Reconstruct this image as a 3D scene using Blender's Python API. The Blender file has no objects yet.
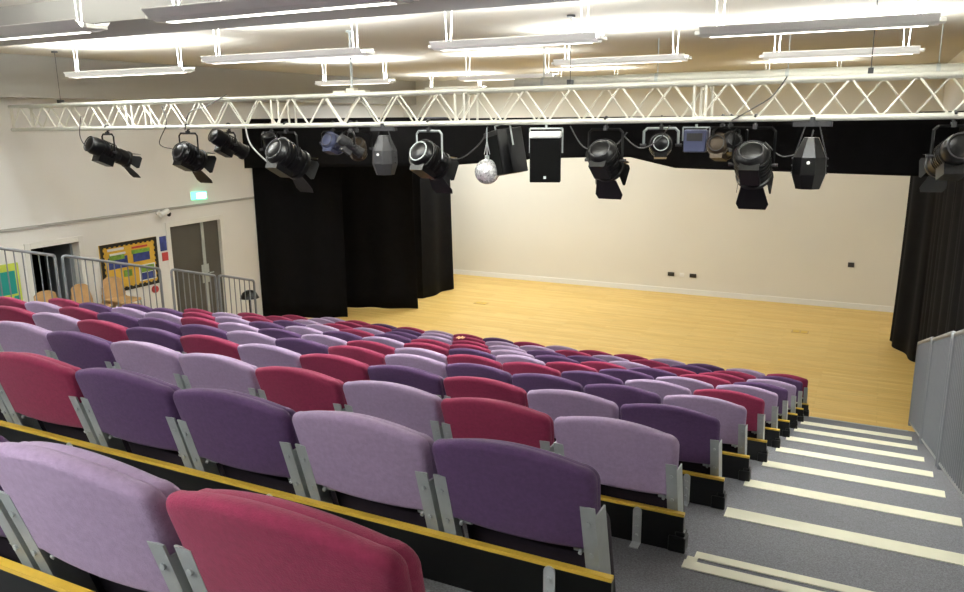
import bpy, bmesh, math, random
from mathutils import Vector, Matrix, Quaternion
random.seed(7)
C = bpy.context.scene.collection
PI = math.pi

# ------------------------------------------------------------------ camera
F = Vector((-0.43785, 0.87128, -0.22167)); CAMPOS = Vector((0.5568, -0.9385, 1.1262))
def setup_camera():
    yaw, pitch, roll = 0.4659, 0.2222, -0.0105
    f = Vector((-math.sin(yaw)*math.cos(pitch), math.cos(yaw)*math.cos(pitch), -math.sin(pitch)))
    r = Vector((math.cos(yaw), math.sin(yaw), 0)); u = r.cross(f)
    c, s = math.cos(roll), math.sin(roll)
    r2 = r*c + u*s; u2 = u*c - r*s
    m = Matrix((r2, u2, -f)).transposed().to_4x4(); m.translation = CAMPOS
    cd = bpy.data.cameras.new('camera'); co = bpy.data.objects.new('camera', cd)
    C.objects.link(co); co.matrix_world = m
    cd.sensor_width = 36; cd.lens = 789.24*36/964; cd.clip_start = 0.02; cd.clip_end = 100
    bpy.context.scene.camera = co
setup_camera()

# ------------------------------------------------------------------ light levels
UP_W, DOWN_W, STAGE_W = 46.0, 13.0, 60.0
w = bpy.data.worlds.new('world'); bpy.context.scene.world = w; w.use_nodes = True
w.node_tree.nodes['Background'].inputs[0].default_value = (0.9, 0.93, 1, 1)
w.node_tree.nodes['Background'].inputs[1].default_value = 0.12
vs = bpy.context.scene.view_settings
vs.view_transform = 'Standard'; vs.look = 'None'; vs.gamma = 1; vs.use_curve_mapping = False
vs.exposure = 0.66

# ------------------------------------------------------------------ geometry constants
P, RISE, ZF, ZC = 0.935, 0.26183, -2.88, 2.05
XL, XR, YB, YR = -10.7, 1.5, 17.0, -4.5       # walls
SL, SR = -8.75, 1.13                          # seating unit sides
HB, PITCH, EDGE, NSEAT = 0.156, 0.5089, 0.031, 15

# ------------------------------------------------------------------ materials
def lin(c):
    return tuple(((v/255)/12.92 if v/255 <= .04045 else ((v/255+.055)/1.055)**2.4) for v in c)
def mat(name, rgb, rough=.6, metal=0, noise=None, bump=None, emit=None, spec=.5, sheen=0):
    m = bpy.data.materials.new(name); m.use_nodes = True; n = m.node_tree.nodes; l = m.node_tree.links
    b = n['Principled BSDF']; c = lin(rgb)
    b.inputs['Base Color'].default_value = (*c, 1); b.inputs['Roughness'].default_value = rough
    b.inputs['Metallic'].default_value = metal; b.inputs['Specular IOR Level'].default_value = spec
    if sheen:
        b.inputs['Sheen Weight'].default_value = sheen; b.inputs['Sheen Roughness'].default_value = .4
    tc = n.new('ShaderNodeTexCoord')
    if noise:
        sc, amt = noise
        t = n.new('ShaderNodeTexNoise'); t.inputs['Scale'].default_value = sc; t.inputs['Detail'].default_value = 5
        l.new(tc.outputs['Object'], t.inputs['Vector'])
        r = n.new('ShaderNodeMapRange'); r.inputs[1].default_value = .3; r.inputs[2].default_value = .7
        r.inputs[3].default_value = 1-amt; r.inputs[4].default_value = 1+amt
        l.new(t.outputs['Fac'], r.inputs[0])
        mx = n.new('ShaderNodeVectorMath'); mx.operation = 'SCALE'; mx.inputs[0].default_value = c
        l.new(r.outputs[0], mx.inputs['Scale']); l.new(mx.outputs[0], b.inputs['Base Color'])
    if bump:
        sc, st = bump
        t = n.new('ShaderNodeTexNoise'); t.inputs['Scale'].default_value = sc; t.inputs['Detail'].default_value = 3
        l.new(tc.outputs['Object'], t.inputs['Vector'])
        bp = n.new('ShaderNodeBump'); bp.inputs['Strength'].default_value = st; bp.inputs['Distance'].default_value = .004
        l.new(t.outputs['Fac'], bp.inputs['Height']); l.new(bp.outputs[0], b.inputs['Normal'])
    if emit:
        b.inputs['Emission Color'].default_value = (*lin(emit[0]), 1); b.inputs['Emission Strength'].default_value = emit[1]
    return m
M = {}
M['lilac'] = mat('fabric_lilac', (164,142,174), .9, noise=(70,.09), bump=(300,.5), sheen=.08)
M['purple'] = mat('fabric_purple', (90,62,104), .9, noise=(70,.12), bump=(300,.5), sheen=.08)
M['crimson'] = mat('fabric_crimson', (144,42,78), .9, noise=(70,.1), bump=(300,.5), sheen=.08)
M['steel'] = mat('bracket_grey', (172,178,178), .45, .25, noise=(20,.06))
M['zinc'] = mat('zinc_plate', (204,208,210), .4, .3)
M['black'] = mat('black_board', (14,15,14), .35, noise=(8,.2))
M['gold'] = mat('board_edge', (214,176,66), .5, noise=(15,.08))
M['carpet'] = mat('carpet_grey', (124,125,130), .95, noise=(160,.28), bump=(200,.6), spec=.1)
M['nosing'] = mat('nosing_cream', (240,238,214), .6, noise=(12,.03))
M['wall'] = mat('wall_white', (234,232,228), .8, noise=(1.2,.012), bump=(60,.05))
M['wallgrey'] = mat('trim_grey_and_shade', (172,170,164), .85, noise=(1.2,.015))  # trim grey; along the upper left wall it paints the pendants' shadow
M['backwall'] = mat('wall_cream', (222,219,208), .8, noise=(1.0,.015))
M['ceil'] = mat('ceiling_cream', (216,210,198), .9, noise=(1,.02))
M['white'] = mat('white_gloss', (232,232,228), .4)
M['whitem'] = mat('truss_white', (222,220,208), .45, noise=(6,.04))
M['chord'] = mat('truss_chord', (196,196,186), .4, .15)
M['rail'] = mat('rail_grey', (138,142,148), .4, .4)
M['curtain'] = mat('curtain_black', (13,12,13), .95, bump=(40,.3), spec=.15, noise=(6,.25))
M['body'] = mat('lantern_black', (9,9,10), .28, .05, noise=(12,.2), spec=.35)
M['chrome'] = mat('chrome', (210,210,210), .15, 1)
M['glass'] = mat('lens_glass', (120,130,140), .08, 0, spec=1)
M['dgrey'] = mat('dark_grey', (40,40,42), .5)
M['mgrey'] = mat('mid_grey', (46,46,48), .5)
M['bluefix'] = mat('blue_grey_case', (70,76,104), .35, .3)
M['amberfix'] = mat('bronze_case', (58,46,30), .45, .4)
M['housing_glow'] = mat('housing_bounce_glow', (232,232,228), .4, emit=((255,252,245), .2))  # slight emission imitates bounced light on the white underside
M['seatbase'] = mat('seat_base_plum', (34,22,34), .9, noise=(60,.15))
M['speaker'] = mat('speaker_grille', (8,8,8), .8, spec=.1)
M['door'] = mat('door_olive_grey', (80,77,72), .5, noise=(3,.06))
M['doorleaf'] = mat('door_blue_grey', (128,134,138), .5)
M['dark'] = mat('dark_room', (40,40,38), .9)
M['frame'] = mat('frame_white', (232,230,224), .5)
M['cable'] = mat('cable_grey', (58,58,58), .5)
M['cablew'] = mat('cable_white', (200,200,196), .5)
M['green'] = mat('exit_green', (40,150,90), .5, emit=((120,235,180), 1.4))
M['exitw'] = mat('exit_white', (240,255,245), .5, emit=((235,255,245), 2.2))
M['tube'] = mat('tube_glow', (255,255,250), .5, emit=((252,255,252), 12))
M['slotglow'] = mat('slot_glow', (255,255,250), .5, emit=((255,250,240), 3))
M['wood'] = mat('chair_wood', (190,150,98), .45, noise=(9,.12))
M['boardy'] = mat('pinboard_yellow', (214,170,60), .8, noise=(5,.08))
M['boardg'] = mat('pinboard_teal', (30,150,140), .8)
M['boardl'] = mat('pinboard_lime', (196,208,80), .8, noise=(4,.08))
M['blue'] = mat('paper_blue', (52,66,132), .7, noise=(12,.3))
M['paperg'] = mat('paper_green', (120,160,60), .7, noise=(14,.3))
M['paperw'] = mat('paper_white', (226,226,226), .7)
M['red'] = mat('red_plastic', (190,60,60), .5)
M['paper'] = mat('paper_peach', (246,190,150), .7)
M['brass'] = mat('socket_metal', (60,58,54), .4, .5)

def floor_mat():
    m = bpy.data.materials.new('stage_floor_wood'); m.use_nodes = True; n = m.node_tree.nodes; l = m.node_tree.links
    b = n['Principled BSDF']; tc = n.new('ShaderNodeTexCoord')
    br = n.new('ShaderNodeTexBrick'); br.inputs['Scale'].default_value = 1
    br.inputs['Brick Width'].default_value = 1.6; br.inputs['Row Height'].default_value = .085; br.inputs['Mortar Size'].default_value = .0015
    br.inputs['Mortar Smooth'].default_value = .3; br.inputs['Bias'].default_value = 0
    br.inputs['Color1'].default_value = (*lin((224,192,118)),1); br.inputs['Color2'].default_value = (*lin((214,177,100)),1); br.inputs['Mortar'].default_value = (*lin((172,134,70)),1)
    l.new(tc.outputs['Object'], br.inputs['Vector'])
    mp = n.new('ShaderNodeMapping'); mp.inputs['Scale'].default_value = (1.2, 14, 1); l.new(tc.outputs['Object'], mp.inputs['Vector'])
    t = n.new('ShaderNodeTexNoise'); t.inputs['Scale'].default_value = 2.2; t.inputs['Detail'].default_value = 5; l.new(mp.outputs[0], t.inputs['Vector'])
    r = n.new('ShaderNodeMapRange'); r.inputs[1].default_value=.3; r.inputs[2].default_value=.7; r.inputs[3].default_value = .9; r.inputs[4].default_value = 1.08
    l.new(t.outputs['Fac'], r.inputs[0])
    mx = n.new('ShaderNodeVectorMath'); mx.operation='SCALE'; l.new(br.outputs['Color'], mx.inputs[0]); l.new(r.outputs[0], mx.inputs['Scale'])
    l.new(mx.outputs[0], b.inputs['Base Color']); b.inputs['Roughness'].default_value = .42; b.inputs['Specular IOR Level'].default_value=.35
    return m
M['floor'] = floor_mat()
def ball_mat():
    m = bpy.data.materials.new('mirror_tiles'); m.use_nodes = True; n = m.node_tree.nodes; l = m.node_tree.links
    b = n['Principled BSDF']; tc = n.new('ShaderNodeTexCoord'); vo = n.new('ShaderNodeTexVoronoi'); vo.inputs['Scale'].default_value = 55
    l.new(tc.outputs['Object'], vo.inputs['Vector']); r = n.new('ShaderNodeMapRange'); r.inputs[3].default_value=.25; r.inputs[4].default_value=1
    l.new(vo.outputs['Color'], r.inputs[0]); l.new(r.outputs[0], b.inputs['Base Color'])
    b.inputs['Metallic'].default_value = .35; b.inputs['Roughness'].default_value = .2
    return m
M['mirror'] = ball_mat()

# ------------------------------------------------------------------ mesh helpers
def V(*a): return Vector(a)
def box(bm, x0, x1, y0, y1, z0, z1, mtx=None):
    vs_ = [bm.verts.new((x,y,z)) for x in (x0,x1) for y in (y0,y1) for z in (z0,z1)]
    if mtx is not None:
        for v in vs_: v.co = mtx @ v.co
    for f in ((0,1,3,2),(4,6,7,5),(0,4,5,1),(2,3,7,6),(0,2,6,4),(1,5,7,3)):
        bm.faces.new([vs_[i] for i in f])
def tube(bm, pts, r, n=8, closed=False, cap=True):
    pts = [Vector(p) for p in pts]; rings = []
    N = len(pts)
    up = Vector((0,0,1))
    prev = None
    for i, p in enumerate(pts):
        if closed: d = pts[(i+1)%N]-pts[i-1]
        else: d = pts[min(i+1,N-1)]-pts[max(i-1,0)]
        d.normalize()
        if prev is None:
            a = d.cross(up)
            if a.length < .05: a = d.cross(Vector((1,0,0)))
        else:
            a = prev - d*prev.dot(d)
            if a.length < 1e-4: a = d.cross(Vector((.3,1,.2)))
        a.normalize(); prev = a; b = d.cross(a)
        rings.append([bm.verts.new(p + (a*math.cos(t)+b*math.sin(t))*r) for t in [2*PI*k/n for k in range(n)]])
    for i in range(N if closed else N-1):
        A, B = rings[i], rings[(i+1)%N]
        for k in range(n): bm.faces.new((A[k],A[(k+1)%n],B[(k+1)%n],B[k]))
    if cap and not closed:
        bm.faces.new(rings[0][::-1]); bm.faces.new(rings[-1])
def lathe(bm, prof, n=20, mtx=None):
    rings = []
    for r, z in prof:
        if r < 1e-5: vs_ = [bm.verts.new((0,0,z))]
        else: vs_ = [bm.verts.new((r*math.cos(2*PI*k/n), r*math.sin(2*PI*k/n), z)) for k in range(n)]
        if mtx is not None:
            for v in vs_: v.co = mtx @ v.co
        rings.append(vs_)
    for A, B in zip(rings, rings[1:]):
        for k in range(n):
            if len(A)==1 and len(B)==1: continue
            if len(A)==1: bm.faces.new((A[0],B[k],B[(k+1)%n]))
            elif len(B)==1: bm.faces.new((A[k],A[(k+1)%n],B[0]))
            else: bm.faces.new((A[k],A[(k+1)%n],B[(k+1)%n],B[k]))
def obj(name, bm, m, parent=None, smooth=False, bevel=0, loc=None):
    bmesh.ops.recalc_face_normals(bm, faces=bm.faces)
    me = bpy.data.meshes.new(name); bm.to_mesh(me); bm.free()
    me.materials.append(m)
    if smooth:
        for p in me.polygons: p.use_smooth = True
        try: me.set_sharp_from_angle(angle=math.radians(40))
        except Exception: pass
    o = bpy.data.objects.new(name, me); C.objects.link(o)
    if parent is not None: o.parent = parent
    if loc is not None: o.location = loc
    if bevel:
        md = o.modifiers.new('bevel','BEVEL'); md.width = bevel; md.segments = 2; md.limit_method = 'ANGLE'
    return o
def tag(o, label=None, cat=None, group=None, kind=None):
    if label: o['label'] = label
    if cat: o['category'] = cat
    if group: o['group'] = group
    if kind: o['kind'] = kind
    return o
def thing(name, label, cat, loc=(0,0,0), rz=0, group=None):
    o = bpy.data.objects.new(name, None); o.empty_display_size = .1; C.objects.link(o)
    o.location = loc; o.rotation_euler = (0,0,rz)
    return tag(o, label, cat, group)
def bx(name, dims, m, parent=None, bevel=0, loc=None):
    bm = bmesh.new(); box(bm, *dims); return obj(name, bm, m, parent, bevel=bevel, loc=loc)
def struct(name, dims, m, label=None, bevel=0):
    o = bx(name, dims, m, bevel=bevel); tag(o, label, None, None, 'structure'); return o

# ------------------------------------------------------------------ room shell
struct('floor', (XL-.2, XR+.2, YR-.2, YB+.2, ZF-.2, ZF), M['floor'], 'pale yellow wooden strip floor of hall and stage')
struct('ceiling', (XL-.2, XR+.2, YR-.2, YB+.2, ZC, ZC+.2), M['ceil'], 'flat cream ceiling above the hanging strip lights')
struct('wall_back', (XL-.2, XR+.2, YB, YB+.2, ZF, ZC), M['backwall'], 'plain cream back wall of the stage')
struct('wall_right', (XR, XR+.2, YR-.2, YB, ZF, ZC), M['wall'], 'white wall along the right aisle')
struct('wall_rear', (XL, XR, YR-.2, YR, ZF, ZC), M['wall'], 'white wall behind the seating')
# left wall with two openings
D1 = (6.45, 7.25); D2 = (9.07, 10.28); DT = -.72
bm = bmesh.new()
e_ = .085
for y0, y1, z0, z1 in ((YR, D1[0]-e_, ZF, ZC), (D1[1]+e_, D2[0]-e_, ZF, ZC), (D2[1]+e_, YB, ZF, ZC), (D1[0]-e_, D1[1]+e_, DT+e_, ZC), (D2[0]-e_, D2[1]+e_, DT+e_, ZC)):
    box(bm, XL-.2, XL, y0, y1, z0, z1)
tag(obj('wall_left', bm, M['wall']), 'white side wall with two grey doors', kind='structure')
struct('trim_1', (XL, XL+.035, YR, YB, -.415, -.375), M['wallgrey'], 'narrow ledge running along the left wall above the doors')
struct('trim_2', (XL, XL+.4, YR, YB, 1.47, ZC), M['wallgrey'], 'grey box standing in for the shadow band atop the left wall')  # shape and grey imitate the shadow band cast by the pendants
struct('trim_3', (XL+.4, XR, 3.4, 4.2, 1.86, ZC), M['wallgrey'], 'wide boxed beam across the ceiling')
struct('baseboard_back', (XL, XR, YB-.03, YB, ZF, ZF+.12), M['white'], 'white skirting board below the stage back wall')
struct('baseboard_left', (XL, XL+.02, 10.4, YB, ZF, ZF+.12), M['white'], 'white skirting board beside the grey double door')
# dark room behind door 1
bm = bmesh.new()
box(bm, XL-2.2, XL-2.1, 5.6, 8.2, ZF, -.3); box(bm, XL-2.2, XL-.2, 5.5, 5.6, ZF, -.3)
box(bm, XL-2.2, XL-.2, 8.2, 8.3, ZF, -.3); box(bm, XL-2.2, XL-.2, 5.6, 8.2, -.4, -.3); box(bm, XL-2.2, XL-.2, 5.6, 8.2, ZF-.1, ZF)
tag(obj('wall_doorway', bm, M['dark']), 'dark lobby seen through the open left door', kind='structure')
def door_frame(n, y0, y1, label):
    bm = bmesh.new(); t = .09
    box(bm, XL-.2, XL+.02, y0-t, y0, ZF, DT+t); box(bm, XL-.2, XL+.02, y1, y1+t, ZF, DT+t); box(bm, XL-.2, XL+.02, y0, y1, DT, DT+t)
    o = obj('door_%d' % n, bm, M['frame'], bevel=.004); tag(o, label, kind='structure'); return o
d1 = door_frame(1, *D1, 'open doorway in the left wall with a grey door leaf')
bm = bmesh.new(); box(bm, 0, .75, -.02, .02, 0, 2.12)
lf = obj('door_leaf', bm, M['doorleaf'], d1); lf.location = (XL-.14, D1[1]-.03, ZF); lf.rotation_euler = (0,0,math.radians(176))
d2 = door_frame(2, *D2, 'closed grey double door with a narrow side leaf')
YS = D2[0] + .80
for y0, y1 in ((D2[0]+.005, YS-.004), (YS+.004, D2[1]-.005)):
    lf = bx('door_leaf', (XL-.10, XL-.05, y0, y1, ZF+.005, DT-.005), M['door'], d2, bevel=.004)
    bm = bmesh.new(); yh = YS-.06 if y0 < YS-.1 and y1 < YS+.01 else YS+.06
    box(bm, XL-.05, XL-.042, yh-.03, yh+.03, ZF+1.0, ZF+1.35)
    tube(bm, [(XL-.045,yh,ZF+1.18),(XL-.0,yh,ZF+1.18),(XL+.0,yh-.1 if yh<YS else yh+.1,ZF+1.18)], .011)
    obj('door_handle', bm, M['steel'], lf)
bx('astragal', (XL-.05, XL-.04, YS-.035, YS+.035, ZF+.01, DT-.01), M['steel'], d2)

# ------------------------------------------------------------------ seating tiers
for k in range(-2, 11):
    z = -k*RISE; y1 = k*P; y0 = y1-P
    bm = bmesh.new(); box(bm, SL, XR-.03, y0, y1, ZF, z)
    t = obj('seating_tier', bm, M['carpet']); tag(t, None, kind='structure')
    if k >= 0 and k <= 9:
        for xa, xb in ((.02 if k < 4 else -.015, SR-.01), (SL+.01, SL+1.05)):
            bm = bmesh.new()
            if k == 2:
                box(bm, xa, xb, y1-.105, y1-.048, z, z+.004); box(bm, xa+.03, xb, y1-.018, y1+.028, z, z+.004); box(bm, xa+.005, xa+.045, y1-.048, y1-.018, z, z+.004)
            else:
                box(bm, xa, xb, y1-.075, y1+.026, z, z+.004)
            box(bm, xa+(.03 if k==2 else 0), xb, y1, y1+.026, z-.04, z+.002)
            obj('nosing_strip', bm, M['nosing'], t)
bx('edge_trim', (.02, SR, 10*P-.02, 10*P+.004, -10*RISE-.02, -10*RISE+.003), M['steel'], t)
ORD = ['first','second','third','fourth','fifth','sixth','seventh','eighth','ninth','tenth','eleventh','twelfth','thirteenth','fourteenth','fifteenth']
def rowname(k):
    if k == 10: return 'the front row'
    if k >= 5: return 'the %s row from the front' % ORD[10-k]
    if k == 0: return 'the row nearest the camera'
    return 'the %s nearest row' % ORD[k]
# kick boards
def board(k):
    y = k*P; z = -k*RISE
    xl = -EDGE-NSEAT*PITCH-.14
    t = thing('kick_board', 'long black board with yellow edge behind '+rowname(k), 'kick board', (0, y, z), 0, 'black boards behind the seat rows')
    bx('panel', (xl, 0, 0, .02, 0, HB-.008), M['black'], t)
    bx('edge_strip', (xl, 0, -.001, .021, HB-.008, HB+.004), M['gold'], t)
    bm = bmesh.new(); box(bm, -.055, .012, -.012, .05, .0, .065); box(bm, -.03, .008, -.006, .04, .065, .085)
    obj('end_foot', bm, M['black'], t, bevel=.006)
    xs = [-.18] + [-.18-PITCH*i for i in range(2, NSEAT, 2)]
    for x in xs:
        bm = bmesh.new()
        n = 8
        pts = [(x-.017, -.006, .0), (x+.017,-.006,.0)] + [(x+.017*math.cos(a), -.006, HB-.02+.017*math.sin(a)) for a in [PI*i/n for i in range(n+1)]]
        va = [bm.verts.new(p) for p in pts]; vb = [bm.verts.new((p[0], 0, p[2])) for p in pts]
        bm.faces.new(va); bm.faces.new(vb[::-1])
        for i in range(len(pts)): bm.faces.new((va[i], va[(i+1)%len(pts)], vb[(i+1)%len(pts)], vb[i]))
        box(bm, x-.017, x+.017, -.05, 0, 0, .004)
        for zz in (.035, .075, .115):
            lathe(bm, [(0,.012),(.007,.012),(.007,0)], 6, Matrix.Translation((x,-.005,zz)) @ Matrix.Rotation(PI/2,4,'X'))
        obj('fixing_plate', bm, M['zinc'], t)
for k in range(0, 11): board(k)

# ------------------------------------------------------------------ seats
def pitch(k): return PITCH + (.007 if k <= 5 else .005 if k == 6 else .003 if k == 7 else 0)
def lean(z): return .045 - .30*(z-HB)
def pad(bm, outline, thick, er, bend, yoff, hw, cx, cz):
    """rounded pad from outline (x,z) CCW; back face at y=yoff+lean"""
    N = len(outline)
    nrm = []
    for i in range(N):
        a = Vector(outline[i-1]); b = Vector(outline[(i+1)%N]); d = (b-a).normalized(); nrm.append(Vector((-d.y, d.x)))
    def P_(i, ins, y, s=1.0):
        x = outline[i][0]+nrm[i].x*ins; z = outline[i][1]+nrm[i].y*ins
        x = cx+(x-cx)*s; z = cz+(z-cz)*s
        return (x, yoff+lean(z)+y-bend*(1-(x/hw)**2), z)
    rings = []
    for s in (.45,.8): rings.append((er, -.0, s))
    for a in range(0, 5):
        t = a/4*PI/2; rings.append((er*(1-math.sin(t)), er*(1-math.cos(t)), 1))
    for a in range(0, 5):
        t = a/4*PI/2; rings.append((er*(1-math.cos(t)), thick-er*(1-math.sin(t)), 1))
    for s in (.8,.45): rings.append((er, thick, s))
    vr = [[bm.verts.new(P_(i, *r)) for i in range(N)] for r in rings]
    for A, B in zip(vr, vr[1:]):
        for i in range(N): bm.faces.new((A[i], A[(i+1)%N], B[(i+1)%N], B[i]))
    for ring, y in ((vr[0], 0), (vr[-1], thick)):
        c = bm.verts.new((cx, yoff+lean(cz)+y-bend, cz))
        for i in range(N): bm.faces.new((ring[i], ring[(i+1)%N], c))
def outline(hw_t, hw_b, z0, zc, zt, rc, sag):
    """upholstery outline: arched top, rounded top corners, bottom edge sagging"""
    pts = []
    for i in range(11):
        x = -hw_b + 2*hw_b*i/10; pts.append((x, z0 - sag*(1-(x/hw_b)**2)))
    pts.append((hw_b+(hw_t-hw_b)*.5, (z0+zc-rc)/2))
    for i in range(6):
        a = PI/2*i/5; pts.append((hw_t-rc+rc*math.cos(a), zc-rc+rc*math.sin(a)))
    for i in range(1, 12):
        x = (hw_t-rc)*(1-2*i/12); pts.append((x, zc+(zt-zc)*(1-(x/(hw_t-rc))**2)))
    for i in range(6):
        a = PI/2+PI/2*i/5; pts.append((-hw_t+rc+rc*math.cos(a), zc-rc+rc*math.sin(a)))
    pts.append((-hw_b-(hw_t-hw_b)*.5, (z0+zc-rc)/2))
    return pts
def make_seat(col, label):
    t = thing('auditorium_seat', label, 'seat')
    m = M[col]
    bm = bmesh.new(); pad(bm, outline(.250,.238,.208,.484,.519,.042,.006), .05, .022, .022, 0, .25, 0, .37)
    obj('backrest', bm, m, t, smooth=True)
    bm = bmesh.new(); pad(bm, outline(.243,.230,.225,.470,.503,.05,.008), .05, .022, .022, .044, .25, 0, .37)
    obj('back_cushion', bm, m, t, smooth=True)
    # tipped-up seat cushion in front of the back
    bm = bmesh.new()
    o2 = outline(.237,.237,-.06,.29,.30,.05,.0)
    pad(bm, o2, .085, .03, 0, .082, .243, 0, .14)
    obj('seat_cushion', bm, M['seatbase'], t, smooth=True)
    bm = bmesh.new(); pad(bm, outline(.20,.20,-.05,.26,.265,.03,.0), .02, .005, 0, .169, .243, 0, .14)
    obj('seat_pan', bm, M['black'], t)
    for s in (-1, 1):
        bm = bmesh.new()
        xo, xi = s*.249, s*.207
        # rear flange following the lean, and the side web running forward
        for (xa, xb, ya, yb, zt) in ((xi, xo, -.008, -.002, .365), (s*.244, xo, -.002, .08, .335)):
            vs_ = []
            for zz in (-.04, zt):
                yy = lean(zz)
                for (xx, dy) in ((xa,ya),(xb,ya),(xb,yb),(xa,yb)): vs_.append(bm.verts.new((xx, yy+dy, zz)))
            for q in ((0,1,2,3),(7,6,5,4),(0,4,5,1),(1,5,6,2),(2,6,7,3),(3,7,4,0)): bm.faces.new([vs_[i] for i in q])
        for zz in (.31, .20):
            lathe(bm, [(0,.006),(.007,.006),(.007,0)], 6, Matrix.Translation((s*.228,lean(zz)-.008,zz)) @ Matrix.Rotation(PI/2,4,'X'))
        obj('side_bracket', bm, M['steel'], t)
        bm = bmesh.new()
        tube(bm, [(s*.205, lean(.19)+.03, .195), (s*.165, lean(.19)+.03, .195)], .014)
        tube(bm, [(s*.19, lean(.19)+.0, .19), (s*.19, lean(.19)+.05, .215)], .006)
        obj('hinge', bm, M['zinc'], t)
    return t
ROWS = {
 0: 'CLPP', 1: 'PLPPCLPC', 2: 'LCLCLLPLCP', 3: 'PLCPCLCPCLCPL', 4: 'LPPPLCPLPPPCLCP',
 5: 'CLPCCLCLPLCLLPC', 6: 'LLPCLPCLPLPLCPP', 7: 'PCPCPLCCPCLPCLC', 8: 'LCCLPPLCLPLCLCC',
 9: 'PCPCLCLLCLPCCLC', 10: 'CLPLCCLCPCLCPCL'}
KEY = {'L':'lilac','P':'purple','C':'crimson'}; WORD = {'L':'pale lilac','P':'dark purple','C':'crimson red'}
protos = {}
for k, s in ROWS.items():
    for j, ch in enumerate(s):
        lab = '%s folding seat, %s from the right aisle, in %s' % (WORD[ch], ORD[j], rowname(k))
        if ch not in protos:
            t = make_seat(KEY[ch], lab); protos[ch] = t
        else:
            src = protos[ch]; t = src.copy(); C.objects.link(t)
            for c in src.children:
                d = c.copy(); C.objects.link(d); d.parent = t
        t['label'] = lab; t['group'] = 'folding seats in the tiered rows'
        t.location = (-EDGE-(j+.5)*pitch(k)+(-.006 if k < 2 else .008), k*P, -k*RISE+(.02 if k == 10 else .01 if k == 9 else 0))
        t.rotation_euler = (math.radians(random.uniform(-1.0,1.0)), 0, math.radians(random.uniform(-.8,.8)))
# crumpled peach paper on a seat back
bm = bmesh.new()
g = [[bm.verts.new((-.05+.1*i/5, -.03+.07*j/4, .012*math.sin(i*1.9+j*2.3)+.014*(i%2))) for j in range(5)] for i in range(6)]
for i in range(5):
    for j in range(4): bm.faces.new((g[i][j], g[i+1][j], g[i+1][j+1], g[i][j+1]))
o = obj('crumpled_leaflet', bm, M['paper'], loc=(-EDGE-8.6*PITCH, 8*P-.02, -8*RISE+.545))
sm = o.modifiers.new('thick','SOLIDIFY'); sm.thickness = .003
tag(o, 'peach paper lying on a seat back in the middle rows', 'paper')
o.location = (-EDGE-7.75*PITCH, 8*P-.02, -8*RISE+.525)

# ------------------------------------------------------------------ railings
def rail_panel(x, y0, y1, top, label, step=.105, group='metal rails beside the seating'):
    s = -RISE/P; r = .05
    def zt(y): return (y-y0)*s
    t = thing('guard_rail', label, 'railing', (x, y0, s*y0), 0, group)
    L = y1-y0
    pts = [(0,0,top-1.02-.0+.0), (0,0,top-r)] + [(0, r*(1-math.cos(a)), top-r+r*math.sin(a)+zt(y0+r*(1-math.cos(a)))) for a in (PI/6,PI/3,PI/2)]
    pts += [(0, L-r*(1-math.cos(a)), top-r+r*math.sin(a)+zt(y1)) for a in (PI/2,PI/3,PI/6)] + [(0,L,top-r+zt(y1)), (0,L,top-1.02+zt(y1))]
    bm = bmesh.new(); tube(bm, pts, .019, 10); obj('frame', bm, M['rail'], t, smooth=True)
    bm = bmesh.new(); tube(bm, [(0,0,.13),(0,L,.13+zt(y1))], .012, 8); obj('bottom_rail', bm, M['rail'], t, smooth=True)
    n = max(2, int(round(L/step)))
    for i in range(1, n):
        y = L*i/n
        bm = bmesh.new(); tube(bm, [(0,y,.13+zt(y0+y)),(0,y,top+zt(y0+y))], .0085, 6); obj('baluster', bm, M['rail'], t, smooth=True)
xl = SL+.03
LB = ['grey rail panel left of the open doorway', 'grey rail panel between the open doorway and the yellow noticeboard',
      'grey rail panel before the grey double door', 'short grey rail panel nearest the black curtain at left']
for (a, b), lb in zip(((3.9,5.46),(5.56,7.06),(7.27,8.12),(8.19,8.97)), LB): rail_panel(xl, a, b, 1.02, lb)
RB = ['grey rail panel at the foot of the right aisle', 'grey rail panel second from the foot of the right aisle',
      'grey rail panel third from the foot of the right aisle', 'grey rail panel nearest the camera on the right aisle']
for (a, b), lb in zip(((7.2,9.1),(5.4,7.05),(3.55,5.25),(1.7,3.4)), RB): rail_panel(SR-.005, a, b, 1.11, lb, .1)

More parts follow.
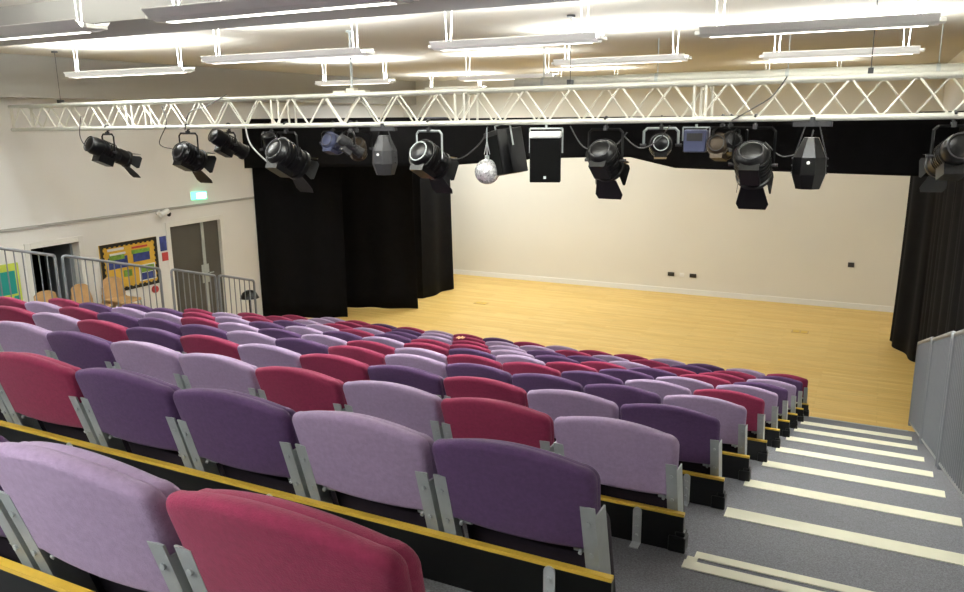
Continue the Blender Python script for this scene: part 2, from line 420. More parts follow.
# ------------------------------------------------------------------ curtains
def curtain(name, path, z0, z1, label, cat='curtain', folds=.11, amp=.05, flare=0, group=None, bottom=None, seed=0):
    rnd = random.Random(seed)
    pts = [Vector((p[0],p[1])) for p in path]; seg = [(b-a).length for a,b in zip(pts,pts[1:])]; L = sum(seg)
    n = int(L/.022); bm = bmesh.new(); nz = 12; grid = []
    ph = rnd.random()*6
    for i in range(n+1):
        s = L*i/n; q = s; k = 0
        while k < len(seg)-1 and q > seg[k]: q -= seg[k]; k += 1
        d = (pts[k+1]-pts[k])/seg[k]; nn = Vector((-d.y, d.x)); base = pts[k]+d*q
        ss = s/folds + .8*math.sin(s*2.3+ph) ; a = math.sin(ss)*.7+.3*math.sin(ss*.47+ph)
        col = []
        for j in range(nz+1):
            v = j/nz
            am = amp*(.45+.55*(1-v)) 
            p = base + nn*a*am + d*(flare*(1-v)**2*(s/L-.5)*2)
            zb = z0 if bottom is None else bottom(s/L)
            zz = zb+(z1-zb)*v
            if j == 0 and bottom is None: zz += .01*math.sin(s*3+ph)+.012
            col.append(bm.verts.new((p.x, p.y, zz)))
        grid.append(col)
    for i in range(n):
        for j in range(nz): bm.faces.new((grid[i][j],grid[i+1][j],grid[i+1][j+1],grid[i][j+1]))
    o = obj(name, bm, M['curtain'], smooth=True)
    md = o.modifiers.new('thick','SOLIDIFY'); md.thickness = .006
    return tag(o, label, cat, group)
curtain('stage_curtain', [(XL+.06,11.2),(-9.04,11.95)], ZF, 1.15, 'black curtain hanging nearest the left wall by the rail', seed=1)
curtain('stage_curtain', [(-9.75,12.55),(-8.14,13.2)], ZF, 1.15, 'middle black curtain on the left of the stage', seed=2, flare=.04)
curtain('stage_curtain', [(-9.3,13.7),(-8.5,14.1),(-8.38,15.2)], ZF, 1.15, 'black curtain furthest back on the left of the stage', seed=3, flare=.06)
curtain('stage_curtain', [(.99,14.35),(1.36,13.3),(1.42,10.45)], ZF, 1.15, 'wide black curtain along the right side of the stage', seed=4, flare=.2, folds=.09, amp=.06)
def pel(u):
    x = XL + u*(XR-XL)
    if x < -6: return .20+ (x+10.7)*.03
    if x < -4.6: return .34+(x+6)*.08
    if x < -2.9: return .46+.05*math.sin((x+4.6)/1.7*PI/2)
    if x < -2.2: return .51-(x+2.9)/.7*.15
    return .36-(x+2.2)*.015
curtain('stage_curtain', [(1.40,10.4),(1.42,8.1)], -2.33, 1.15, 'black curtain beside the foot of the right aisle behind the rail', seed=9, folds=.09, amp=.05)
curtain('stage_pelmet', [(XL+.03,11.05),(XR-.03,11.05)], 0, 1.12, 'long black border curtain hanging under the truss', 'curtain', folds=.3, amp=.03, bottom=pel, seed=5)

# ------------------------------------------------------------------ truss
TX0, TX1, TY, TD, TZ, TH = XL+.36, XR-.04, 6.2, .29, 1.065, .31
tr = thing('lighting_truss', 'long white lattice truss across the hall with lanterns hanging below', 'truss', (TX0, TY, TZ))
LT = TX1-TX0
TILT = .0065
tr.rotation_euler = (0,-TILT,0); tr.location.z = TZ + TILT*(TX0+4.9)
def chord_z(x): return TZ + TILT*(x+4.9)
for y, z, r in ((0,0,.027),(TD,0,.025),(0,TH,.025),(TD,TH,.025)):
    bm = bmesh.new(); tube(bm, [(0,y,z),(LT,y,z)], r, 10); obj('chord', bm, M['chord'], tr, smooth=True)
NB = 25; st = LT/NB
def zig(a, b, name):
    bm = bmesh.new()
    for i in range(NB):
        x0 = i*st; x1 = x0+st/2; x2 = x0+st
        tube(bm, [(x0,*a),(x1,*b)], .0095, 6); tube(bm, [(x1,*b),(x2,*a)], .0095, 6)
    for i in range(0, NB+1, 5):
        for dx in (-.05, .05):
            x = min(max(i*st+dx, .02), LT-.02); tube(bm, [(x,*a),(x,*b)], .012, 6)
    obj(name, bm, M['whitem'], tr)
zig((0,0),(0,TH),'lattice'); zig((TD,TH),(TD,0),'lattice'); zig((0,0),(TD,0),'lattice'); zig((0,TH),(TD,TH),'lattice')
dt = thing('ventilation_duct', 'pale grey duct running behind the top of the truss at right', 'duct', (-3.9, 9.0, 1.56))
bm = bmesh.new(); tube(bm, [(0,0,0),(XR+3.9-.02,0,0)], .075, 20); obj('pipe', bm, M['chord'], dt, smooth=True)
for i in range(4):
    bm = bmesh.new(); tube(bm, [(.4+1.5*i,0,.06),(.4+1.5*i,0,ZC-1.56-.003)], .006, 6); obj('hanger_rod', bm, M['steel'], dt)
    bm = bmesh.new(); tube(bm, [(.38+1.5*i,0,0),(.42+1.5*i,0,0)], .08, 20); obj('collar', bm, M['steel'], dt)
def hanger(x, y, r, label, m):
    t = thing('truss_hanger', label, 'hanger', (x,y,chord_z(x)+TH), 0)
    bm = bmesh.new(); tube(bm, [(0,0,.03),(0,0,ZC-chord_z(x)-TH)], r, 8); obj('rod', bm, m, t, smooth=True)
    bm = bmesh.new(); box(bm, -.05 if r>.01 else -.02, .05 if r>.01 else .02, -.04,.04,.02,.075)
    if r > .01: box(bm, -.22, -.06, -.05, .05, .02, .05); box(bm, .06,.2,-.05,.05,.02,.05)
    obj('bracket', bm, M['whitem'] if r>.01 else M['dgrey'], t)
    lathe_bm = bmesh.new(); lathe(lathe_bm, [(0,ZC-chord_z(x)-TH-.02),(.04,ZC-chord_z(x)-TH-.02),(.04,ZC-chord_z(x)-TH)], 12); obj('ceiling_plate', lathe_bm, m, t)
hanger(-4.66, TY+.15, .014, 'thick grey pole holding the truss above the middle', M['steel'])
hanger(.41, TY+.15, .004, 'thin dark cable holding the right end of the truss', M['cable'])
hanger(-9.46, TY+.15, .004, 'thin dark cable holding the left end of the truss', M['cable'])
hanger(-2.15, TY+.15, .003, 'thin dark cable holding the truss left of the white speaker lamps', M['cable'])

# ------------------------------------------------------------------ strip lights
def area(name, L, W, power, parent, z, up):
    ld = bpy.data.lights.new(name, 'AREA'); ld.shape = 'RECTANGLE'; ld.size = L; ld.size_y = W; ld.energy = power; ld.color = (.94,.985,1)
    o = bpy.data.objects.new(name, ld); C.objects.link(o); o.parent = parent; o.location = (0,0,z)
    o.rotation_euler = (PI,0,0) if up else (0,0,0)
def strip_light(x0, x1, y, z, label, W=.2, big=False, up=UP_W, down=DOWN_W):
    L = x1-x0; t = thing('strip_light', label, 'light', ((x0+x1)/2, y, z), 0, 'white strip lights hanging from the ceiling')
    h = L/2
    prof = [(-.5*W,.03),(-.34*W,-.012),(-.16*W,-.03),(.16*W,-.03),(.34*W,-.012),(.5*W,.03),(.5*W,.036),(.33*W,-.004),(-.33*W,-.004),(-.5*W,.036)]
    bm = bmesh.new()
    A = [bm.verts.new((-h+.04, p[0], p[1])) for p in prof]; B = [bm.verts.new((h-.04, p[0], p[1])) for p in prof]
    for i in range(len(prof)): bm.faces.new((A[i],A[(i+1)%10],B[(i+1)%10],B[i]))
    for R in (A, B): 
        for q in ((0,1,8,9),(1,2,8),(2,3,7,8),(3,4,7),(4,5,6,7)): bm.faces.new([R[i] for i in (q if R is A else q[::-1])])
    obj('housing', bm, M['white'] if big else M['housing_glow'], t)
    for s in (-1,1):
        bm = bmesh.new(); box(bm, s*(h-.04), s*h, -.3*W, .3*W, -.016, .012); obj('end_cap', bm, M['white'], t, bevel=.004)
        xs = s*(h-.16)
        bm = bmesh.new()
        for dx in (-.035,.035): tube(bm, [(xs+dx*.5, 0, .0),(xs+dx, 0, ZC-z-.003)], .005, 6)
        obj('suspension_rod', bm, M['white'], t)
    for s in (-1,1):
        bm = bmesh.new(); tube(bm, [(-h+.08, s*.18*W, .012),(h-.08, s*.18*W, .012)], .011, 8); obj('tube_lamp', bm, M['tube'], t)
    bm = bmesh.new(); box(bm, -h+.1, h-.1, -.1*W, .1*W, -.033, -.0305); obj('diffuser', bm, M['slotglow'], t)
    area('uplight', L-.1, W*.7, up*L/1.5, t, .045, True)
    area('downlight', L-.2, W*.3, down*L/1.5, t, -.036, False)
strip_light(-3.35,-1.6, 2.6,1.72,'wide strip light at the top edge left of centre, nearest the camera', .3, True)
strip_light(-5.6,-4.0, 2.7,1.72,'strip light at the top left corner, nearest the left', .26, True, up=7, down=3)
strip_light(-.72,.84, 5.08,1.7,'long strip light at the top right, nearer than the one below it', .24, True)
strip_light(-2.87,-1.38, 5.0,1.7,'strip light at top centre, left of the long right one', .22)
strip_light(-5.5,-3.55, 5.1,1.7,'strip light left of the grey truss pole', .22)
strip_light(-8.75,-6.65, 6.0,1.7,'strip light furthest left above the left end of the truss', .22)
strip_light(-2.78,-1.28, 7.5,1.7,'short strip light behind the truss right of centre', .2)
strip_light(-.65,.82, 7.8,1.7,'strip light behind the truss at right, below the long one', .2)
strip_light(-7.9,-6.4, 9.9,1.7,'strip light far behind the truss left of the grey pole', .2)
strip_light(-5.3,-3.7, 10.0,1.7,'strip light far behind the truss right of the grey pole', .2, up=15, down=8)
strip_light(-8.6,-7.1, 14.6,1.75,'strip light above the left of the stage behind the black border', .2, up=STAGE_W*.9, down=STAGE_W*1.6)
strip_light(-5.6,-4.1, 14.6,1.75,'strip light above the middle of the stage behind the black border', .2, up=STAGE_W*.3, down=STAGE_W*.7)
strip_light(-1.6,-.1, 14.6,1.75,'strip light above the right of the stage behind the black border', .2, up=STAGE_W*.15, down=STAGE_W*.4)
# lights above the seating behind the camera's view
for (x, y) in ((-8.3,2.6),(-8.3,-1.6),(-5.2,-1.6),(-1.6,-1.6)):
    strip_light(x-.75,x+.75,y,1.72,'strip light over the rear seating', .24, up=UP_W, down=34)

# ------------------------------------------------------------------ lanterns
def orient(tilt): # local +Z axis -> (0,cos,-sin)
    return Matrix.Rotation(-(PI/2+tilt), 4, 'X')
def lantern(x, z, tilt, az, label, s=1.0, kind='fresnel', y=TY, bodymat='body', doors=True, yokemat='body'):
    """x,z: body centre; hangs from the truss chord above"""
    names = {'fresnel':'stage_lantern','profile':'profile_spotlight'}
    t = thing(names[kind], label, 'stage light', (x, y, z), az, 'stage lights on the truss')
    m = orient(tilt)
    bm = bmesh.new()
    if kind == 'fresnel':
        prof = [(0,-.17),(.06,-.168),(.10,-.15),(.118,-.12),(.125,-.10),(.125,-.085),(.118,-.08),(.118,-.03),(.126,-.025),(.126,.06),(.118,.065),(.118,.10),(.132,.105),(.132,.135),(.12,.135),(.118,.125),(.1,.12)]
        lens = [(.118,.118),(.09,.128),(.05,.134),(0,.136)]; R, fr = .132, .135
    else:
        prof = [(0,-.26),(.05,-.258),(.085,-.24),(.098,-.2),(.098,-.06),(.075,-.03),(.075,.0),(.082,.005),(.082,.1),(.088,.105),(.088,.2),(.096,.205),(.096,.23),(.085,.23),(.08,.22)]
        lens = [(.082,.215),(.05,.228),(0,.232)]; R, fr = .096, .23
    prof = [(a*s,b*s) for a,b in prof]; lens = [(a*s,b*s) for a,b in lens]
    lathe(bm, prof, 24, m)
    # cooling fins and base box
    for i in range(5):
        zz = (-.12+.035*i)*s
        lathe(bm, [(prof[4][0]*1.0,zz),(prof[4][0]*1.07,zz),(prof[4][0]*1.07,zz+.008),(prof[4][0],zz+.008)], 24, m)
    box(bm, -.07*s, .07*s, .07*s, .155*s, -.13*s, .05*s, m)
    obj('body', bm, M[bodymat], t, smooth=True)
    bm = bmesh.new(); lathe(bm, lens, 24, m); obj('lens', bm, M['glass'], t, smooth=True)
    # rear chrome ring
    bm = bmesh.new(); ring = [m @ Vector((.085*s*math.cos(a), .085*s*math.sin(a), -.168*s if kind=='fresnel' else -.25*s)) for a in [2*PI*i/20 for i in range(20)]]
    tube(bm, ring, .006*s, 6, closed=True); obj('rear_ring', bm, M['steel' if yokemat=='steel' else 'mgrey'], t, smooth=True)
    # yoke
    top = chord_z(x) - .075 - z; yw = (R+.03*s)
    bm = bmesh.new()
    top = max(top, .12)
    arc = [(-yw,0,0),(-yw,0,top-.03),(-yw+.03,0,top),(yw-.03,0,top),(yw,0,top-.03),(yw,0,0)]
    for a, b in zip(arc, arc[1:]):
        a = Vector(a); b = Vector(b); d = (b-a)
        tube(bm, [a-d.normalized()*.004, b+d.normalized()*.004], .012, 4)
    obj('yoke', bm, M[yokemat], t)
    for sx in (-1,1):
        bm = bmesh.new(); tube(bm, [(sx*(yw-.03*s),0,0),(sx*(yw+.035),0,0)], .016, 10); obj('tilt_knob', bm, M['dgrey'], t)
    # hook clamp around the chord
    bm = bmesh.new()
    cz = chord_z(x)-z; arc = [(0, .036*math.cos(a), cz+.036*math.sin(a)) for a in [PI*(-.5)+PI*1.35*i/10 for i in range(11)]]
    tube(bm, [(0,0,top),(0,0,cz-.036)]+arc, .011, 6); box(bm, -.018,.018,-.02,.02, top-.01, top+.03)
    obj('hook_clamp', bm, M['dgrey'], t)
    if doors:
        for q in range(4):
            a = q*PI/2; flare = math.radians((24, 10, 14, 10)[q])
            wd, ln = (R*.9, (.19 if q == 0 else .10)*s) if q%2==0 else (R*.75,.11*s)
            bm = bmesh.new(); rm = m @ Matrix.Rotation(a,4,'Z') @ Matrix.Translation((0,R*.92,fr*s if kind!='fresnel' else fr*s)) @ Matrix.Rotation(-flare,4,'X')
            v = [Vector(p) for p in ((-wd*.8,0,0),(wd*.8,0,0),(wd*1.15,0,ln*.75),(wd*.95,0,ln),(-wd*.95,0,ln),(-wd*1.15,0,ln*.75))]
            a_ = [bm.verts.new(rm@(p+Vector((0,-.002,0)))) for p in v]; b_ = [bm.verts.new(rm@(p+Vector((0,.002,0)))) for p in v]
            bm.faces.new(a_); bm.faces.new(b_[::-1])
            for i in range(6): bm.faces.new((a_[i],a_[(i+1)%6],b_[(i+1)%6],b_[i]))
            obj('barn_door', bm, M['body'], t)
    return t
D = math.radians
lantern(-8.42,.74,D(24),D(-8),'black spotlight with chrome rear hanging furthest left on the truss',1.15,'profile')
lantern(-7.0,.70,D(26),D(-5),'black lantern with a drooping flap, above the exit sign',1.1,'fresnel')
lantern(-6.62,.84,D(28),D(-12),'slim black spotlight just right of the drooping flap lantern',1.0,'profile', y=TY+TD, doors=False)
lantern(-5.48,.70,D(30),D(-10),'large black lantern with barn doors before the left curtain',1.35,'fresnel')
lantern(-5.95,.78,D(60),D(20),'narrow dark spotlight with a white lead, left of the large curtain lantern',.8,'profile', y=TY+TD, doors=False)
lantern(-5.05,.86,D(20),D(0),'blue grey lantern behind the large curtain lantern',.8,'fresnel', y=TY+TD, bodymat='bluefix', doors=False)
lantern(-4.72,.80,D(40),D(30),'small bronze lantern on the rear bar left of centre',.75,'fresnel', y=TY+TD, bodymat='amberfix', doors=False)
lantern(-4.6,.84,D(35),D(-35),'small grey lantern on the front bar left of the hanging floodlight',.62,'profile', bodymat='dgrey', doors=False)
lantern(-3.62,.71,D(28),D(-10),'big black lantern with chrome glints, left of the mirror ball',1.2,'fresnel', yokemat='steel')
lantern(-1.74,.73,D(38),D(-4),'big black lantern right of the white speaker, flap hanging below',1.1,'fresnel')
lantern(-1.30,.86,D(10),D(15),'small dark lantern on the rear bar beside the blue case',.8,'fresnel', y=TY+TD, bodymat='body', doors=False, yokemat='steel')
lantern(-.75,.85,D(15),D(-10),'small bronze lantern on the rear bar right of the blue case',.8,'fresnel', y=TY+TD, bodymat='amberfix', doors=False)
lantern(-.43,.71,D(42),D(0),'largest black lantern right of centre with a wide flap below',1.15,'fresnel')
lantern(-.68,.88,D(20),D(30),'small black lantern behind the largest right lantern',.7,'fresnel', y=TY+TD, doors=False)
lantern(1.02,.80,D(18),D(12),'black and silver spotlight at the far right end of the truss',1.15,'profile', bodymat='body')

def bank(x, label, z=.74, s=1.0, m='body'):
    t = thing('hanging_floodlight', label, 'stage light', (x, TY, z), 0)
    bm = bmesh.new(); lathe(bm, [(0,.2*s),(.06*s,.2*s),(.075*s,.17*s),(.135*s,.04*s),(.14*s,-.1*s),(.10*s,-.22*s),(.095*s,-.22*s),(.09*s,-.20*s),(0,-.20*s)], 8, Matrix.Rotation(PI/8,4,'Z'))
    obj('body', bm, M[m], t, bevel=.004)
    for sx in (-1,1):
        for zz in (.03,-.03,-.09):
            bm = bmesh.new(); lathe(bm, [(0,.01),(.007,.01),(.007,0)], 8, Matrix.Translation((sx*.132*s,0,zz*s)) @ Matrix.Rotation(sx*PI/2,4,'Y')); obj('bolt', bm, M['mgrey'], t)
    bm = bmesh.new(); lathe(bm, [(0,.012),(.014,.012),(.014,0)], 8, Matrix.Translation((0,-.128*s,0)) @ Matrix.Rotation(PI/2,4,'X')); obj('lock_button', bm, M['white'], t)
    bm = bmesh.new(); top = chord_z(x)-.05-z
    for sx in (-1,1): tube(bm, [(sx*.13*s,0,.02),(sx*.05,0,top)], .006, 6)
    box(bm, -.15,.15,-.03,.03,top-.02,top+.02); obj('yoke', bm, M['dgrey'], t)
    bm = bmesh.new(); box(bm, -.02,.02,-.03,.03,top+.02,top+.06); obj('hook_clamp', bm, M['dgrey'], t)
bank(.02,'slim black floodlight pointing straight down, right of the largest lantern')
bank(-4.17,'grey floodlight hanging straight down before the left curtains', .76, .98, 'mgrey')
# blue LED case
t = thing('led_panel_light','small square blue grey light case on the rear bar right of centre','stage light',(-.98,TY+TD,.90))
bx('case', (-.10,.10,-.06,.06,-.10,.10), M['bluefix'], t, bevel=.01)
bx('display', (-.07,.07,-.064,-.06,.0,.07), M['dgrey'], t)
bm = bmesh.new(); 
for sx in (-1,1): tube(bm, [(sx*.12,0,0),(sx*.12,0,.12)], .007, 6)
tube(bm, [(-.12,0,.12),(.12,0,.12)], .007, 6); tube(bm, [(0,0,.12),(0,0,.15)], .012, 6); obj('bracket', bm, M['steel'], t)

# mirror ball: faceted sphere
t = thing('mirror_ball','small silver mirror ball hanging beside the black angled speaker','mirror ball',(-2.96,TY,.60))
bm = bmesh.new(); lathe(bm, [(.125*math.sin(PI*i/14), -.125*math.cos(PI*i/14)) for i in range(15)], 28); obj('ball', bm, M['mirror'], t)
bm = bmesh.new(); lathe(bm, [(0,.16),(.022,.16),(.022,.12)], 10); tube(bm, [(0,0,.16),(0,0,.43)], .005, 6)
for sx in (-1,1): tube(bm, [(0,0,.3),(sx*.03,0,.17)], .004, 6)
obj('hanging_motor', bm, M['steel'], t)
# speakers
def speaker(x, y, z, rz, label, w_, h_, d_, cab, tilt=0):
    t = thing('loudspeaker', label, 'speaker', (x,y,z), rz); t.rotation_euler = (tilt,0,rz)
    bm = bmesh.new(); a = w_/2; b = a*.72
    pts = [(-a,-d_/2),(a,-d_/2),(a,-d_*.15),(b,d_/2),(-b,d_/2),(-a,-d_*.15)]
    lo = [bm.verts.new((p[0],p[1],-h_/2)) for p in pts]; hi = [bm.verts.new((p[0],p[1],h_/2)) for p in pts]
    bm.faces.new(lo[::-1]); bm.faces.new(hi)
    for i in range(6): bm.faces.new((lo[i],lo[(i+1)%6],hi[(i+1)%6],hi[i]))
    obj('cabinet', bm, cab, t, bevel=.008)
    bx('grille', (-a+.004,a-.004,-d_/2-.008,-d_/2,-h_/2+.008,h_/2-.05), M['speaker'], t, bevel=.004)
    bx('badge', (-.012,.012,-d_/2-.011,-d_/2-.008,-h_/2+.035,-h_/2+.06), M['zinc'], t)
    bm = bmesh.new()
    for sx in (-1,1): tube(bm, [(sx*(a+.01),0,.05),(sx*(a+.01),0,h_/2+.06)], .009, 6)
    tube(bm, [(-a-.01,0,h_/2+.06),(a+.01,0,h_/2+.06)], .009, 6); tube(bm, [(0,0,h_/2+.06),(0,0,chord_z(x)-z)], .012, 6)
    obj('bracket', bm, M['steel'], t)
    return t
t = speaker(-2.33,TY,.74,D(18),'upright loudspeaker with black grille and white top under the truss',.29,.44,.28,M['speaker'])
bx('top_cap', (-.15,.15,-.155,.05,.19,.255), M['white'], t, bevel=.02)
t = speaker(-2.80,TY+.12,.79,D(-30),'black loudspeaker turned sideways beside the mirror ball',.30,.44,.30,M['body'])
t.rotation_euler = (D(6),D(-9),D(-38))

# cables drooping below the truss
def cable(pts, label, m='cable', r=.006):
    P0 = [Vector(p) for p in pts]; out = []
    for i in range(len(P0)-1):
        a = P0[max(i-1,0)]; b = P0[i]; c = P0[i+1]; d = P0[min(i+2,len(P0)-1)]
        for j in range(8):
            u = j/8; out.append(.5*((2*b)+(c-a)*u+(2*a-5*b+4*c-d)*u*u+(3*b-a-3*c+d)*u**3))
    out.append(P0[-1]); bm = bmesh.new(); tube(bm, out, r, 6)
    tag(obj('power_cable', bm, M[m], smooth=True), label, 'cable', 'leads hanging from the truss')
cable([(-6.05,TY-.03,1.05),(-5.98,TY-.04,.85),(-5.75,TY-.04,.66),(-5.55,TY-.1,.62)],'white lead looping down at the edge of the left curtain','cablew',.009)
cable([(-3.6,TY+.03,.78),(-3.3,TY+.03,.72),(-3.05,TY+.03,.88),(-2.95,TY,1.04)],'thin grey lead from the chrome glinting lantern to the mirror ball')
cable([(-2.1,TY+.03,1.04),(-1.95,TY+.03,.84),(-1.7,TY+.05,.84),(-1.55,TY+.03,.98)],'thin lead looping between the white speaker and the next lantern','cable')
cable([(-1.6,TY+.1,.95),(-1.45,TY+.1,.84),(-1.3,TY+.15,.9),(-1.2,TY+.2,1.04)],'thin lead looping left of the blue case')
cable([(-.35,TY+.05,.9),(-.2,TY+.05,.78),(-.02,TY+.03,.85),(.03,TY,1.0)],'thin lead joining the largest lantern and the slim floodlight')
cable([(-8.85,TY-.03,1.2),(-8.9,TY-.04,.95),(-8.8,TY-.03,.8),(-8.65,TY,.78)],'thin dark lead beside the leftmost spotlight')
cable([(-7.35,TY-.04,1.3),(-7.3,TY-.04,1.1),(-7.45,TY-.04,.85),(-7.2,TY,.78)],'thin dark lead left of the drooping flap lantern')
cable([(-6.3,TY-.03,1.42),(-6.6,TY-.03,1.3),(-6.9,TY-.04,1.22),(-7.0,TY-.04,1.02)],'dark lead draped across the truss above the exit sign')
cable([(-.2,TY-.03,1.43),(-.3,TY-.04,1.28),(-.45,TY-.04,1.18),(-.62,TY-.04,1.08)],'dark lead draped across the truss above the largest lantern')

# ------------------------------------------------------------------ things on the walls
def sockets(y, z, pts, label):
    t = thing('wall_sockets', label, 'socket', (0,YB,z))
    for x, m, w_ in pts: bx('socket_plate', (x-w_/2,x+w_/2,-.012,0,-.045,.045), M[m], t, bevel=.003)
sockets(YB,-2.44,((-3.57,'brass',.15),(-3.32,'white',.10),(-3.07,'brass',.15)),'row of three socket plates low on the stage back wall')
o = bx('wall_socket', (-.06,.06,-.015,0,-.05,.05), M['mgrey'], bevel=.003, loc=(.17,YB,-1.95)); tag(o,'single grey switch plate on the right of the back wall','socket')
for x, y, lb in ((-.54,14.6,'faint metal floor plate set in the stage right of centre'),(-7.1,14.25,'faint metal floor plate set in the stage near the left curtains')):
    t = thing('floor_socket', lb, 'floor plate', (x,y,ZF), 0)
    bx('frame', (-.15,.15,-.1,.1,0,.004), M['wood'], t)
    bx('lid', (-.13,-.01,-.08,.08,.004,.006), M['gold'], t); bx('lid', (.01,.13,-.08,.08,.004,.006), M['gold'], t)
# exit sign (running man is a small pictogram beside an arrow)
t = thing('exit_sign','small lit green exit sign projecting from the left wall','exit sign',(XL+.04,9.75,-.22)); t.rotation_euler=(0,0,D(-28))
bx('panel', (-.02,.02,-.17,.17,-.075,.075), M['green'], t, bevel=.004)
bm = bmesh.new()
bx('arrow_panel', (.02,.024,-.02,.15,-.05,.05), M['exitw'], t)
bx('side_plate', (-.06,.0,-.19,-.17,-.09,.09), M['white'], t)
bx('wall_arm', (-.06,-.02,-.12,.12,.0,.03), M['white'], t)
# camera
t = thing('security_camera','small white camera on the left wall left of the exit sign','camera',(XL,8.85,-.44))
bm = bmesh.new(); lathe(bm, [(0,0),(.05,0),(.05,.03),(.02,.05),(.02,.1),(0,.1)], 14, Matrix.Rotation(PI/2,4,'Y')); obj('mount', bm, M['white'], t)
bm = bmesh.new(); lathe(bm, [(0,-.1),(.045,-.1),(.05,-.08),(.05,.08),(0,.08)], 14, Matrix.Translation((.13,.02,0)) @ Matrix.Rotation(PI/2+.3,4,'X')); obj('body', bm, M['white'], t)
bm = bmesh.new(); lathe(bm, [(0,0),(.04,0),(.04,.02),(0,.03)], 14, Matrix.Translation((.13,.12,-.03)) @ Matrix.Rotation(-PI/2-.3,4,'X')); obj('lens', bm, M['body'], t)
# noticeboards
def board_w(y0, y1, z0, z1, m, label, items, border=True):
    t = thing('noticeboard', label, 'noticeboard', (XL+.004, y0, z0)); W = y1-y0; H = z1-z0
    bx('backing', (0,.02,0,W,0,H), M[m], t)
    if border:
        b = .05; bm = bmesh.new()
        box(bm, .018,.028,0,W,0,b); box(bm, .018,.028,0,W,H-b,H); box(bm,.018,.028,0,b,b,H-b); box(bm,.018,.028,W-b,W,b,H-b)
        n = int(W/.09)
        for i in range(n):
            yy = (i+.5)*W/n
            for zz in (b, H-b): box(bm, .0185,.0275, yy-.022, yy+.022, zz-.018, zz+.018)
        n = int(H/.09)
        for i in range(n):
            zz = (i+.5)*H/n
            for yy in (b, W-b): box(bm, .0185,.0275, yy-.018, yy+.018, zz-.022, zz+.022)
        obj('scalloped_border', bm, M['black'], t)
    for i, (a, b_, c, d, mm) in enumerate(items): bx('poster', (.02,.0225+i*.0005,a*W,b_*W,c*H,d*H), M[mm], t)
board_w(7.6,8.74,-1.66,-.84,'boardy','yellow noticeboard with black scalloped border and blue posters',
  [(.12,.45,.48,.72,'blue'),(.14,.4,.66,.78,'paperg'),(.55,.85,.55,.74,'blue'),(.53,.86,.72,.8,'paperg'),(.54,.82,.83,.87,'red'),(.12,.4,.85,.9,'paperw'),
   (.63,.93,.12,.46,'paperw'),(.65,.91,.30,.44,'paperg'),(.65,.91,.14,.29,'blue'),(.36,.5,.28,.42,'paperg'),(.15,.42,.76,.8,'paperw')])
board_w(5.4,6.22,-1.95,-.88,'boardl','lime noticeboard with teal panels behind the leftmost rail',
  [(.3,.92,.58,.9,'boardg'),(.85,.95,.1,.55,'boardg'),(.3,.8,.2,.5,'boardy')], border=False)
o = bx('notice_sheet', (0,.008,8.83,8.97,-1.12,-.86), M['blue']); o.location=(XL,0,0); tag(o,'small blue notice between the yellow noticeboard and double door','notice')
o = bx('notice_sheet', (0,.008,8.85,8.98,-1.3,-1.15), M['red']); o.location=(XL,0,0); tag(o,'small red notice under the blue notice by the double door','notice')
bm = bmesh.new(); lathe(bm, [(0,.05),(.05,.05),(.065,.03),(.065,0)], 16, Matrix.Translation((XL,8.62,-1.76)) @ Matrix.Rotation(PI/2,4,'Y'))
tag(obj('fire_alarm', bm, M['red'], smooth=True),'round red disc low on the wall below the yellow noticeboard','alarm')

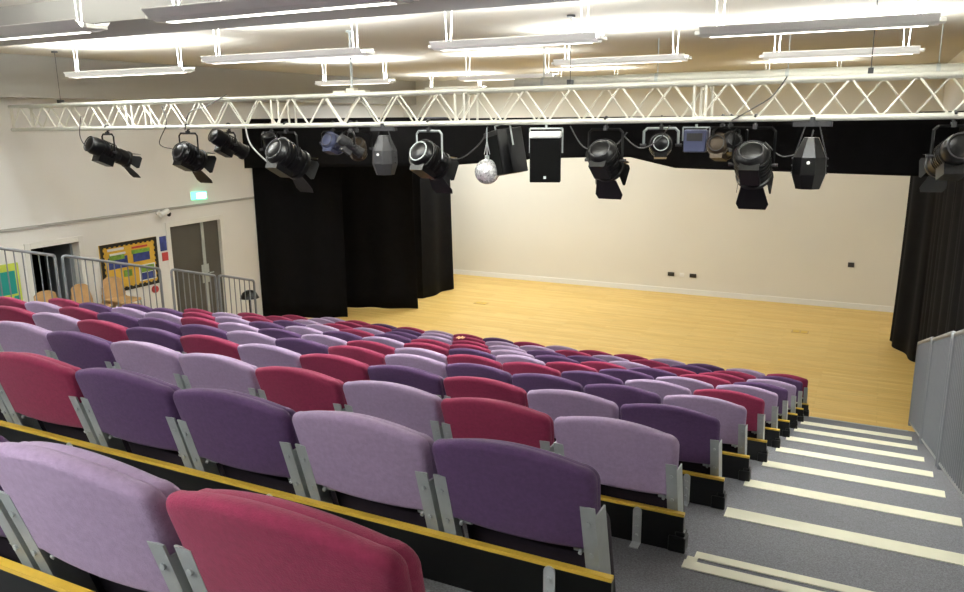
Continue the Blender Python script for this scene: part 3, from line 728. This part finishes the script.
# wooden chairs stacked along the left wall
def wood_chair(label):
    t = thing('wooden_chair', label, 'chair')
    bm = bmesh.new(); n = 9; rows = []
    prof = [(.20,.42),(.18,.445),(.05,.44),(-.12,.435),(-.18,.46),(-.205,.52),(-.225,.62),(-.245,.76),(-.25,.80)]
    for (py, pz) in prof:
        wv = .20 if pz < .5 else .20-.03*((pz-.5)/.3)
        rows.append([bm.verts.new((wv*(2*i/n-1), py+(.03*(2*i/n-1)**2 if pz>.5 else 0), pz+(.012*(2*i/n-1)**2 if pz<.5 else -.05*abs(2*i/n-1)**3 if pz>.75 else 0))) for i in range(n+1)])
    for A, B in zip(rows, rows[1:]):
        for i in range(n): bm.faces.new((A[i],A[i+1],B[i+1],B[i]))
    o = obj('shell', bm, M['wood'], t, smooth=True); md = o.modifiers.new('thick','SOLIDIFY'); md.thickness = .012
    for sx in (-1,1):
        for sy, fy in ((.15,.22),(-.14,-.22)):
            bm = bmesh.new(); tube(bm, [(sx*.23,fy,0),(sx*.22,sy,.42)], .011, 8); obj('leg', bm, M['steel'], t, smooth=True)
    return t
first = None
for si, (x, y, rz, nm) in enumerate(((XL+.42,6.35,D(-90),'left of the open doorway'),(XL+.44,6.95,D(-78),'right of the open doorway'),(XL+.42,7.5,D(-90),'under the yellow noticeboard'))):
    for i in range(8):
        pos = 'topmost' if i == 7 else ORD[7-i]+' from the top'
        lab = 'wooden chair, %s in the stack %s' % (pos, nm)
        if first is None: first = wood_chair(lab); t = first
        else:
            t = first.copy(); C.objects.link(t)
            for c in first.children:
                d = c.copy(); C.objects.link(d); d.parent = t
        t['label'] = lab; t['group'] = 'wooden chairs stacked by the left wall'
        t.location = (x+.02*i, y, ZF+.11*i); t.rotation_euler = (0,0,rz+D(random.uniform(-2,2)))
# dark stand near the left curtain
t = thing('folded_music_stand','dark stand with a rounded black head beside the left curtain','stand',(-9.42,9.58,ZF))
bm = bmesh.new(); tube(bm, [(0,0,.02),(0,0,.95)], .022, 8)
for a in (0,2.1,4.2): tube(bm, [(0,0,.3),(.3*math.cos(a),.3*math.sin(a),.015)], .012, 6)
obj('tripod', bm, M['body'], t)
bm = bmesh.new(); lathe(bm, [(0,-.02),(.1,-.03),(.16,-.1),(.17,-.1),(.12,.0),(.06,.04),(0,.05)], 18, Matrix.Translation((0,0,.98))); obj('head', bm, M['body'], t, smooth=True)
